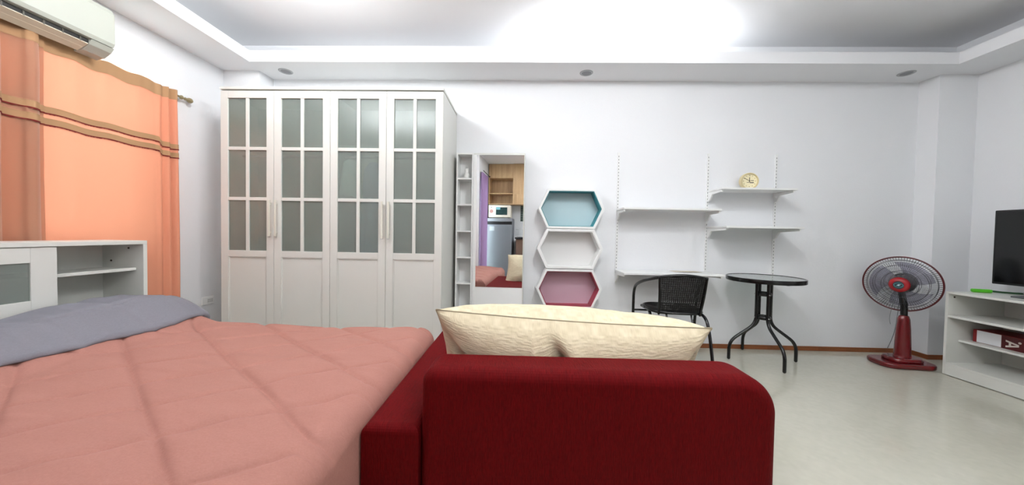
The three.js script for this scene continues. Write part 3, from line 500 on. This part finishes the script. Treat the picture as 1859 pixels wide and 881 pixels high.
{
  const cv = document.createElement('canvas'); cv.width = 512; cv.height = 128; const g = cv.getContext('2d');
  g.fillStyle = '#e4e6ea'; g.fillRect(0, 0, 512, 128); g.fillStyle = '#4a0409'; g.fillRect(170, 0, 342, 128);
  g.save(); g.translate(240, 76); g.rotate(Math.PI / 2); g.fillStyle = '#d8cfc6'; g.font = 'bold 118px sans-serif'; g.textAlign = 'center'; g.textBaseline = 'middle'; g.fillText('A', 0, 0); g.restore(); g.fillStyle = '#d8cfc6'; g.beginPath(); g.arc(288, 44, 11, 0, 7); g.fill();
  const ct = new THREE.CanvasTexture(cv); ct.colorSpace = THREE.SRGBColorSpace;
  const L = 0.46, h = 0.102, t = thing('cardboard_box', 'flat red and white carton lettered A on the cabinet shelf', 'box', { pos: [3.76, 0.2985, 0.575] });
  part(t, 'carton', bx(0, 0.22, 0, h, 0.0, L, 0.003), mat('#7d0a10', 0.45));
  const face = new THREE.PlaneGeometry(L - 0.03, h - 0.006); face.rotateY(-Math.PI / 2); face.translate(-0.0006, h / 2, L / 2 + 0.01); part(t, 'printed_front', prep(face), mat('#ffffff', 0.45, { map: ct }), 'white and dark red print with a letter A');
}

// ---------------------------------------------------------------- bed, headboard, duvet
{
  const xb = -2.79, xf = -2.5, z0 = 1.275, z1 = 3.25, H = 1.036, b = 0.024, t = thing('headboard_bookcase', 'white bookcase headboard with a sliding frosted door', 'headboard');
  const W = M.white;
  part(t, 'top_panel', bx(xb, xf, H - b, H, z0, z1, 0.002), W); part(t, 'side_panel', bx(xb, xf, 0, H - b, z0, z0 + b, 0.002), W); part(t, 'side_panel', bx(xb, xf, 0, H - b, z1 - b, z1, 0.002), W);
  part(t, 'back_panel', bx(xb, xb + 0.01, 0.3, H - b, z0 + b, z1 - b), W); part(t, 'bottom_panel', bx(xb, xf, 0.3, 0.5, z0 + b, z1 - b), W);
  part(t, 'shelf_board', bx(xb + 0.01, xf - 0.05, 0.838, 0.856, z0 + b, z1 - b, 0.002), W);
  part(t, 'divider', bx(xb + 0.01, xf - 0.05, 0.5, H - b, 2.25, 2.27), W);
  part(t, 'fixing', merge([[-2.6, 0.985], [-2.72, 0.9]].map(([x, y]) => { const g = new THREE.CylinderGeometry(0.006, 0.006, 0.003, 10); g.rotateX(Math.PI / 2); g.translate(x, y, z0 + b + 0.0015); return prep(g); })), M.holeShade);
  const dz0 = 1.715, dz1 = 2.45, fx = xf - 0.004, d = part(t, 'sliding_door', merge([bx(fx - 0.018, fx, 0.64, H - b - 0.004, dz0, dz0 + 0.1, 0.002), bx(fx - 0.018, fx, 0.64, H - b - 0.004, dz1 - 0.1, dz1, 0.002), bx(fx - 0.018, fx, 0.93, H - b - 0.004, dz0 + 0.1, dz1 - 0.1, 0.002), bx(fx - 0.018, fx, 0.64, 0.735, dz0 + 0.1, dz1 - 0.1, 0.002)]), W);
  part(d, 'glass_pane', bx(fx - 0.011, fx - 0.006, 0.735, 0.93, dz0 + 0.1, dz1 - 0.1), M.frosted);
}
const bed = thing('bed', 'wide bed with a white base under the pink duvet', 'bed');
part(bed, 'base', bx(-2.49, -0.6, 0.06, 0.26, 1.42, 3.24, 0.01), M.white);
part(bed, 'leg', bx(-0.72, -0.66, 0, 0.06, 1.5, 1.56), M.white); part(bed, 'leg', bx(-0.72, -0.66, 0, 0.06, 3.1, 3.16), M.white); part(bed, 'leg', bx(-2.44, -2.38, 0, 0.06, 1.5, 1.56), M.white); part(bed, 'leg', bx(-2.44, -2.38, 0, 0.06, 3.1, 3.16), M.white);
part(bed, 'mattress', bx(-2.49, -0.61, 0.26, 0.435, 1.42, 3.22, 0.04), mat('#d9d6d0', 0.9));
{
  const weave = tex(256, (u, v) => 0.5 + 0.3 * Math.sin(u * 256 * 1.57) * Math.sin(v * 256 * 1.57) + 0.3 * (N2(u * 64, v * 64) - 0.5), { color: false, rep: 5 });
  const pinkTex = tex(256, (u, v) => { const k = 0.5 * N1(u * 64, v * 64) + 0.5 * N3(u * 32, v * 64) - 0.5; return [0.655 + 0.03 * k, 0.46 + 0.03 * k, 0.415 + 0.03 * k]; }, { rep: 5 });
  const greyTex = tex(256, (u, v) => { const k = 0.5 * N1(u * 64, v * 64) + 0.5 * N2(u * 64, v * 32) - 0.5; return [0.475 + 0.03 * k, 0.47 + 0.03 * k, 0.505 + 0.03 * k]; }, { rep: 5 });
  const pink = mat('#ffffff', 0.75, { map: pinkTex, bumpMap: weave, bumpScale: 0.0008, specularIntensity: 0.5, sheen: 0.12, sheenRoughness: 0.6, sheenColor: hex('#e0a8a0'), side: THREE.DoubleSide });
  const grey = mat('#ffffff', 0.8, { map: greyTex, bumpMap: weave, bumpScale: 0.0008, sheen: 0.2, sheenRoughness: 0.6, sheenColor: hex('#b0b0c0'), side: THREE.DoubleSide });
  const X1 = -0.65, Z0 = 1.365, Z1 = 3.25, r = 0.05, rx = 0.1;
  const near = (q, off, sp) => { const k = (q - off) / sp; return Math.abs(k - Math.round(k)) * sp; };
  const head = (x, z) => { const s = sstep(-1.93, -2.3, x); return 0.155 * s * sstep(1.33, 1.43, z + 0.08) * (0.93 + 0.07 * Math.sin(z * 5)); };
  const wr = (x, z) => 0.005 * (N1(x * 2 + 20, z * 9 + 3) - 0.5) + 0.008 * (N2(x * 3.2 + 7, z * 15 - x * 2.5) - 0.5) + 0.003 * (N3(x * 7 + 7, z * 38 - x * 5) - 0.5) + 0.02 * (N3(x * 1.6 + 4, z * 1.9 + 8) - 0.5) + 0.012 * Math.pow(Math.max(0, N1(x * 1.3 + z * 0.5 + 9, z * 7 - x * 1.2 + 31) - 0.55) / 0.45, 2) * sstep(2.1, 2.5, z);
  const quilt = (x, z) => { const d1 = near(-0.6 * x + 0.8 * z, 2.366, 0.298), d2 = near(0.63 * x + 0.777 * z, 1.318, 0.262); const f = (d, w) => 1 - Math.exp(-d / w); return 0.02 * f(d1, 0.011) * (0.55 + 0.45 * f(d2, 0.012)) + 0.005 * f(d2, 0.009) - 0.02 * sstep(-0.95, -0.65, x) * sstep(1.5, 1.9, z); };
  const Hh = (x, z) => 0.492 + head(x, z) + wr(x, z) + quilt(x, z);
  const edge = (s, r = 0.05) => { if (s <= 0) return [s, 0]; const q = Math.PI / 2 * r; if (s < q) return [r * Math.sin(s / r), r * (1 - Math.cos(s / r))]; return [r + 0.02 * (s - q), r + (s - q)]; };
  const pos3 = (sx, sz, lift = 0, hf = Hh) => {   // sx along x, sz along z, both may run over the bed's edge
    const [ex, dx] = sx > X1 ? edge(sx - X1, rx) : [0, 0], x = sx > X1 ? X1 + ex : sx;
    let z = sz, dz = 0; if (sz < Z0) { const e = edge(Z0 - sz); z = Z0 - e[0]; dz = e[1]; } else if (sz > Z1) { const e = edge(sz - Z1); z = Z1 + e[0]; dz = e[1]; }
    const drop = Math.max(dx, dz) + 0.25 * Math.min(dx, dz), fl = drop > 0.05 ? 0.012 * Math.sin((sx * 9 + sz * 11)) * Math.min(1, drop * 4) : 0;
    return [Math.min(x + (dx > 0 ? Math.abs(fl) * 0.3 : 0), -0.552), Math.max(0.1, hf(Math.min(sx, X1 + 0.02), clamp(sz, Z0 - 0.02, Z1 + 0.02)) + lift - drop), z + (dz > 0 ? fl * 0.6 : 0)];
  };
  const t = thing('duvet', 'quilted dusty pink duvet spread over the bed', 'duvet');
  part(t, 'quilt', grid(300, 360, (u, v) => pos3(lerp(-2.485, X1 + 0.38, 1 - u), lerp(Z0 - 0.36, Z1 + 0.36, v)), (u, v) => [lerp(-2.485, X1 + 0.38, 1 - u), lerp(Z0 - 0.36, Z1 + 0.36, v)]), pink);
  // grey reverse side turned back at the head
  const ex = (z) => -2.03 - 0.03 * sstep(1.5, 1.3, z) * 0 - 0.045 * sstep(1.95, 2.25, z) + 0.012 * Math.sin(z * 9) - 0.02 * sstep(1.75, 1.4, z);
  const th = 0.03;
  part(t, 'turned_back_edge', grid(120, 200, (u, v) => {
    const sz = lerp(Z0 - 0.36, Z1 + 0.36, v), xe = ex(clamp(sz, Z0 - 0.1, Z1)); let a = u * 1.1, sx, lift;
    if (u < 0.86) { const k = u / 0.86; sx = lerp(-2.482, xe - th / 2, k); lift = th + 0.004; lift += 0.012 * Math.exp(-Math.pow((sx - (xe - 0.2) + 0.02 * Math.sin(sz * 6)) / 0.03, 2)) * N1(sz * 3, 4) - 0.008 * Math.exp(-Math.pow((sx - (xe - 0.25) + 0.02 * Math.sin(sz * 6)) / 0.02, 2)); }
    else { const k = (u - 0.86) / 0.14, an = Math.PI / 2 - k * Math.PI; sx = xe - th / 2 + th / 2 * Math.cos(an) * 1.2; lift = 0.004 + th / 2 + th / 2 * Math.sin(an); }
    const p = pos3(sx, sz, lift, (x, z) => 0.497 + head(x, z) + wr(x, z) + 0.01 * (1 - Math.exp(-near(z, 1.66, 0.3) / 0.02)));
    if (sz < Z0) p[2] -= lift * Math.min(1, (Z0 - sz) / r); if (sz > Z1) p[2] += lift * Math.min(1, (sz - Z1) / r);
    return p;
  }, (u, v) => [u * 0.55, v * 2.6]), grey, 'grey reverse side folded back at the pillows');
}

// ---------------------------------------------------------------- red sofa
const chenille = (() => { const n = makeNoise(77, 256); const f = (u, v) => 0.5 * n(u * 256, v * 16) + 0.3 * n(u * 128 + 5, v * 32) + 0.2 * n(u * 64, v * 8 + 3); return { map: tex(512, (u, v) => { const k = f(u, v) - 0.5; return [0.35 + 0.13 * k, 0.006 + 0.016 * k, 0.02 + 0.024 * k]; }, { rep: 3.5 }), bumpMap: tex(512, (u, v) => f(u, v), { color: false, rep: 3.5 }) }; })();
{
  const red = mat('#ffffff', 0.75, { ...chenille, bumpScale: 0.0012, specularIntensity: 0.2, sheen: 0.3, sheenRoughness: 0.4, sheenColor: hex('#a80c1c') });
  const t = thing('sofa', 'dark red upholstered sofa seen from behind its back', 'sofa');
  const xl = -0.545, xm = -0.342, xr = 0.885, zn = 2.33, zi = 2.13, zfar = 0.98;
  // seat: L-shaped footprint, extruded upwards
  const sh = new THREE.Shape([[xl, -zn], [xm - 0.002, -zn], [xm - 0.002, -zi], [xr, -zi], [xr, -zfar], [xl, -zfar]].map((p) => new THREE.Vector2(...p)));
  const g = new THREE.ExtrudeGeometry(sh, { depth: 0.3, bevelEnabled: true, bevelThickness: 0.028, bevelSize: 0.028, bevelOffset: -0.028, bevelSegments: 5 }); g.rotateX(-Math.PI / 2); g.translate(0, 0.117, 0);
  part(t, 'seat', boxUV(g), red);
  const bs = extrude(roundShape(xm, xr, 0.07, 0.648, [0.06, 0.06, 0.13, 0.06]), zn - zi - 0.004, 0.045, { seg: 7, curve: 20 }); bs.translate(0, 0, zi + 0.004);
  part(t, 'backrest', boxUV(bs), red);
  for (const [x, z] of [[xl + 0.06, 1.06], [xr - 0.06, 1.06], [xl + 0.06, 2.26], [xr - 0.06, 2.26]]) { const l = new THREE.CylinderGeometry(0.025, 0.018, 0.092, 14); l.translate(x, 0.046, z); part(t, 'foot', prep(l), M.blackGloss); }
}
// cushion on the sofa
{
  const n = makeNoise(91, 128);
  const slub = (u, v) => 0.55 * n(u * 16, v * 128) + 0.3 * n(u * 32 + 4, v * 128 + 9) + 0.15 * n(u * 128, v * 128);
  const cm = mat('#ffffff', 0.85, { map: tex(512, (u, v) => { const k = slub(u, v) - 0.5; return [0.835 + 0.12 * k, 0.785 + 0.13 * k, 0.67 + 0.15 * k]; }, { rep: 2.5 }), bumpMap: tex(512, slub, { color: false, rep: 2.5 }), bumpScale: 0.0022, side: THREE.DoubleSide });
  const t = thing('cushion', 'large cream cushion leaning on the inside of the red backrest', 'cushion', { pos: [0.207, 0.562, 1.94] });
  const A = 0.565, B = 0.26, T = 0.185;
  const fold = (x, y, cx, cy, ang, len, w, dep) => { const c = Math.cos(ang), s = Math.sin(ang), a = (x - cx) * c + (y - cy) * s, b = -(x - cx) * s + (y - cy) * c; return dep * Math.exp(-(b * b) / (w * w)) * Math.exp(-(a * a) / (len * len)); };
  const shape = (side) => (u, v) => {
    const a = (u * 2 - 1) * (side > 0 ? 1 : -1), b = v * 2 - 1;
    const ex = 1 - 0.045 * (1 - b * b), ey = 1 - 0.10 * (1 - a * a) * 0.6;
    const x = A * a * ex, y = B * b * ey;
    const th = T * Math.pow(Math.max(0, 1 - Math.pow(Math.abs(a), 3.2)), 0.55) * Math.pow(Math.max(0, 1 - Math.pow(Math.abs(b), 2.8)), 0.48);
    const rimK = Math.min(1, th / 0.04);
    let w = 0.012 * (N1(x * 9 + 3, y * 12) - 0.5) + 0.006 * (N2(x * 20, y * 26) - 0.5);
    if (side > 0) w += fold(x, y, -0.13, 0.08, -1.35, 0.12, 0.012, 0.022) + fold(x, y, -0.085, 0.05, -1.2, 0.1, 0.03, -0.035) + fold(x, y, 0.0, 0.09, -0.95, 0.15, 0.036, -0.085) + fold(x, y, 0.07, 0.1, -0.95, 0.15, 0.03, 0.032) + fold(x, y, -0.42, 0.07, -0.75, 0.14, 0.025, -0.045) + fold(x, y, 0.45, 0.1, 0.85, 0.12, 0.026, -0.045) + fold(x, y, 0.38, 0.09, 0.8, 0.14, 0.03, 0.02);
    return [x, y, side * Math.max(0.0, th + w * rimK)];
  };
  const front = grid(150, 80, shape(1), (u, v) => [u * 2 * A, v * 2 * B]), back = grid(60, 40, shape(-1), (u, v) => [u * 2 * A, v * 2 * B]);
  const body = merge([front, back]); const seam = []; for (let k = 0; k < 120; k++) { const q = k / 120 * 4, s = Math.floor(q), f = q - s; const [u, v] = s === 0 ? [f, 0] : s === 1 ? [1, f] : s === 2 ? [1 - f, 1] : [0, 1 - f]; const p = shape(1)(u, v); seam.push(V(p[0], p[1], 0)); }
  const rotate = new THREE.Matrix4().makeRotationFromEuler(new THREE.Euler(0.6, 0, -0.045, 'ZXY'));
  const c = part(t, 'cover', body.applyMatrix4(rotate), cm); part(t, 'seam', tube(seam, 0.0028, { seg: 480, rs: 5, closed: true }).applyMatrix4(rotate), cm, 'stitched edge seam');
}

// ---------------------------------------------------------------- kitchen corner behind the camera, seen in the mirror
{
  const woodTex = tex(256, (u, v) => { const g = 0.55 * N1(u * 32, v * 2) + 0.3 * N2(u * 64, v * 4) + 0.15 * N3(u * 64, v * 64); return [0.74 + 0.16 * (g - 0.5), 0.61 + 0.16 * (g - 0.5), 0.45 + 0.16 * (g - 0.5)]; }, { rep: 1 });
  const wood = mat('#ffffff', 0.5, { map: woodTex });
  const zc = 4.4, c = thing('kitchen_cupboard', 'light oak kitchen wall cupboard with open shelves seen in the mirror', 'cupboard');
  const x0 = -1.085, xd = -0.525, x1 = 0.25, y0 = 1.775, y1 = HS - 0.004;
  part(c, 'side_panel', bx(x0, x0 + 0.016, y0, y1, zc, ZK), wood); part(c, 'side_panel', bx(xd - 0.016, xd, y0, y1, zc, ZK), wood); part(c, 'side_panel', bx(x1 - 0.016, x1, y0, y1, zc, ZK), wood);
  part(c, 'back_panel', bx(x0 + 0.016, x1 - 0.016, y0, y1, ZK - 0.012, ZK - 0.001), wood); part(c, 'bottom_panel', bx(x0 + 0.016, x1 - 0.016, y0, y0 + 0.016, zc, ZK - 0.012), wood);
  for (const y of [2.36, 2.01]) part(c, 'shelf_board', bx(x0 + 0.016, xd - 0.016, y, y + 0.018, zc + 0.01, ZK - 0.012), wood);
  part(c, 'upper_flap', bx(x0 + 0.016, xd - 0.016, 2.378, y1, zc + 0.005, zc + 0.022), wood, 'closed upper compartment');
  part(c, 'door', bx(xd - 0.014, -0.14, y0 + 0.002, y1, zc - 0.018, zc, 0.001), wood); part(c, 'door', bx(-0.137, x1, y0 + 0.002, y1, zc - 0.018, zc, 0.001), wood);

  const f = thing('refrigerator', 'grey refrigerator with a dark handle strip seen in the mirror', 'refrigerator'); const fx0 = -1.092, fx1 = -0.53, fz = 4.22, H = 1.465, fg = mat('#7f848b', 0.4, { metalness: 0.3 });
  part(f, 'body', bx(fx0, fx1, 0.03, H, fz + 0.055, 4.72, 0.01), mat('#6d7178', 0.45)); part(f, 'door', bx(fx0, fx1, 0.06, 1.325, fz, fz + 0.052, 0.012), fg); part(f, 'top_trim', bx(fx0, fx1, 1.39, H, fz, fz + 0.052, 0.012), mat('#8d9096', 0.4)); part(f, 'handle_strip', bx(fx0 + 0.004, fx1 - 0.004, 1.327, 1.388, fz + 0.015, fz + 0.052), M.black, 'dark handle recess');
  part(f, 'sticker', bx(-1.02, -0.915, 1.19, 1.285, fz - 0.0012, fz + 0.0005), mat('#a9adb2', 0.5), 'pale square sticker'); for (const x of [fx0 + 0.04, fx1 - 0.08]) for (const z of [4.3, 4.64]) part(f, 'foot', bx(x, x + 0.04, 0, 0.031, z, z + 0.04), M.black);

  const m = thing('microwave_oven', 'cream microwave oven on top of the refrigerator seen in the mirror', 'microwave', { pos: [-0.815, H, 4.27] }); const cr = mat('#e0d8c8', 0.4);
  part(m, 'body', bx(-0.24, 0.24, 0.012, 0.285, 0, 0.36, 0.012), cr); part(m, 'door', bx(-0.115, 0.232, 0.022, 0.277, -0.016, 0, 0.006), cr); part(m, 'door_window', bx(-0.075, 0.175, 0.07, 0.235, -0.0185, -0.0155), mat('#1e3b3c', 0.15), 'dark door window');
  part(m, 'door_sticker', bx(-0.07, 0.02, 0.185, 0.24, -0.02, -0.0184), mat('#7db4bf', 0.5), 'small pale blue sticker'); const k = new THREE.CylinderGeometry(0.036, 0.04, 0.02, 28); k.rotateX(Math.PI / 2); k.translate(-0.175, 0.15, -0.01); part(m, 'dial', prep(k), mat('#a8756f', 0.4)); const k2 = new THREE.CylinderGeometry(0.014, 0.016, 0.014, 20); k2.rotateX(Math.PI / 2); k2.translate(-0.175, 0.235, -0.007); part(m, 'dial', prep(k2), mat('#8a8a85', 0.4));
  for (const x of [-0.2, 0.2]) for (const z of [0.03, 0.3]) part(m, 'foot', bx(x - 0.015, x + 0.015, 0, 0.0125, z, z + 0.03), M.black);

  const p = thing('purple_curtain', 'purple curtain over the narrow kitchen window seen in the mirror', 'curtain');
  const pm = mat('#9d7fa8', 0.9, { transmission: 0.06, thickness: 0, side: THREE.DoubleSide });
  part(p, 'cloth', grid(90, 20, (u, v) => { const z = lerp(ZR + 0.06, 4.06, u), y = lerp(0.1, 2.33, v); return [XA + 0.045 + 0.02 * Math.sin(z * 75), y, z]; }), pm);
  const kr = thing('kitchen_curtain_rod', 'dark rod carrying the purple curtain', 'curtain rod'); part(kr, 'rod', rod([XA + 0.08, 2.345, ZR + 0.02], [XA + 0.08, 2.345, 4.12], 0.009), M.black); const kb = new THREE.SphereGeometry(0.018, 14, 10); kb.translate(XA + 0.08, 2.345, 4.13); part(kr, 'finial', prep(kb), M.black); part(kr, 'bracket', rod([XA, 2.345, 4.07], [XA + 0.08, 2.345, 4.07], 0.006), M.black);

  const ct = thing('kitchen_counter', 'brown kitchen counter with a dark worktop seen at the mirror edge', 'counter'); const brown = mat('#6a5244', 0.5);
  part(ct, 'cabinet', bx(-0.44, 1.3, 0.06, 1.02, 4.22, ZK - 0.001), brown); part(ct, 'plinth', bx(-0.44, 1.3, 0, 0.06, 4.27, ZK - 0.001), M.black); part(ct, 'worktop', bx(-0.46, 1.3, 1.02, 1.055, 4.19, ZK - 0.001, 0.003), mat('#26262a', 0.25));
  for (const [a, b] of [[-0.435, 0.14], [0.145, 0.72], [0.725, 1.295]]) part(ct, 'door', bx(a, b, 0.08, 1.0, 4.202, 4.22, 0.002), brown);
  const dr = thing('dish_rack', 'white dish rack on the kitchen worktop seen at the mirror edge', 'dish rack', { pos: [-0.22, 1.0555, 4.42] }); const dw = mat('#dfe2e2', 0.4); const l = [tube([[-0.2, 0.17, -0.13], [0.2, 0.17, -0.13], [0.2, 0.17, 0.13], [-0.2, 0.17, 0.13]], 0.006, { closed: true, seg: 60, rs: 6 }), tube([[-0.18, 0.02, -0.12], [0.18, 0.02, -0.12], [0.18, 0.02, 0.12], [-0.18, 0.02, 0.12]], 0.006, { closed: true, seg: 60, rs: 6 })];
  for (let i = 0; i <= 12; i++) { const x = -0.18 + i * 0.03; l.push(rod([x, 0.17, -0.13], [x, 0.02, -0.12], 0.0025, 6), rod([x, 0.17, 0.13], [x, 0.02, 0.12], 0.0025, 6), rod([x, 0.02, -0.12], [x, 0.02, 0.12], 0.0025, 6)); } for (const [x, z] of [[-0.17, -0.11], [0.17, -0.11], [-0.17, 0.11], [0.17, 0.11]]) l.push(rod([x, 0, z], [x, 0.02, z], 0.006, 8)); part(dr, 'wire_basket', merge(l), dw); part(dr, 'drip_tray', bx(-0.19, 0.19, 0.004, 0.014, -0.13, 0.13, 0.003), dw);
  const gp = thing('wall_panel', 'small dark green wall grid above the worktop seen at the mirror edge', 'panel', { pos: [-0.22, 1.62, ZK] }); part(gp, 'board', bx(-0.17, 0.17, -0.2, 0.18, -0.012, 0), mat('#23382f', 0.4)); const gl = []; for (let i = 0; i <= 7; i++) { gl.push(bx(-0.17, 0.17, -0.2 + i * 0.054 - 0.003, -0.2 + i * 0.054 + 0.003, -0.016, -0.012)); gl.push(bx(-0.17 + i * 0.0486 - 0.003, -0.17 + i * 0.0486 + 0.003, -0.2, 0.18, -0.0165, -0.0125)); } part(gp, 'lattice', merge(gl), mat('#8a9a92', 0.5));
}

renderer.render(scene, camera);
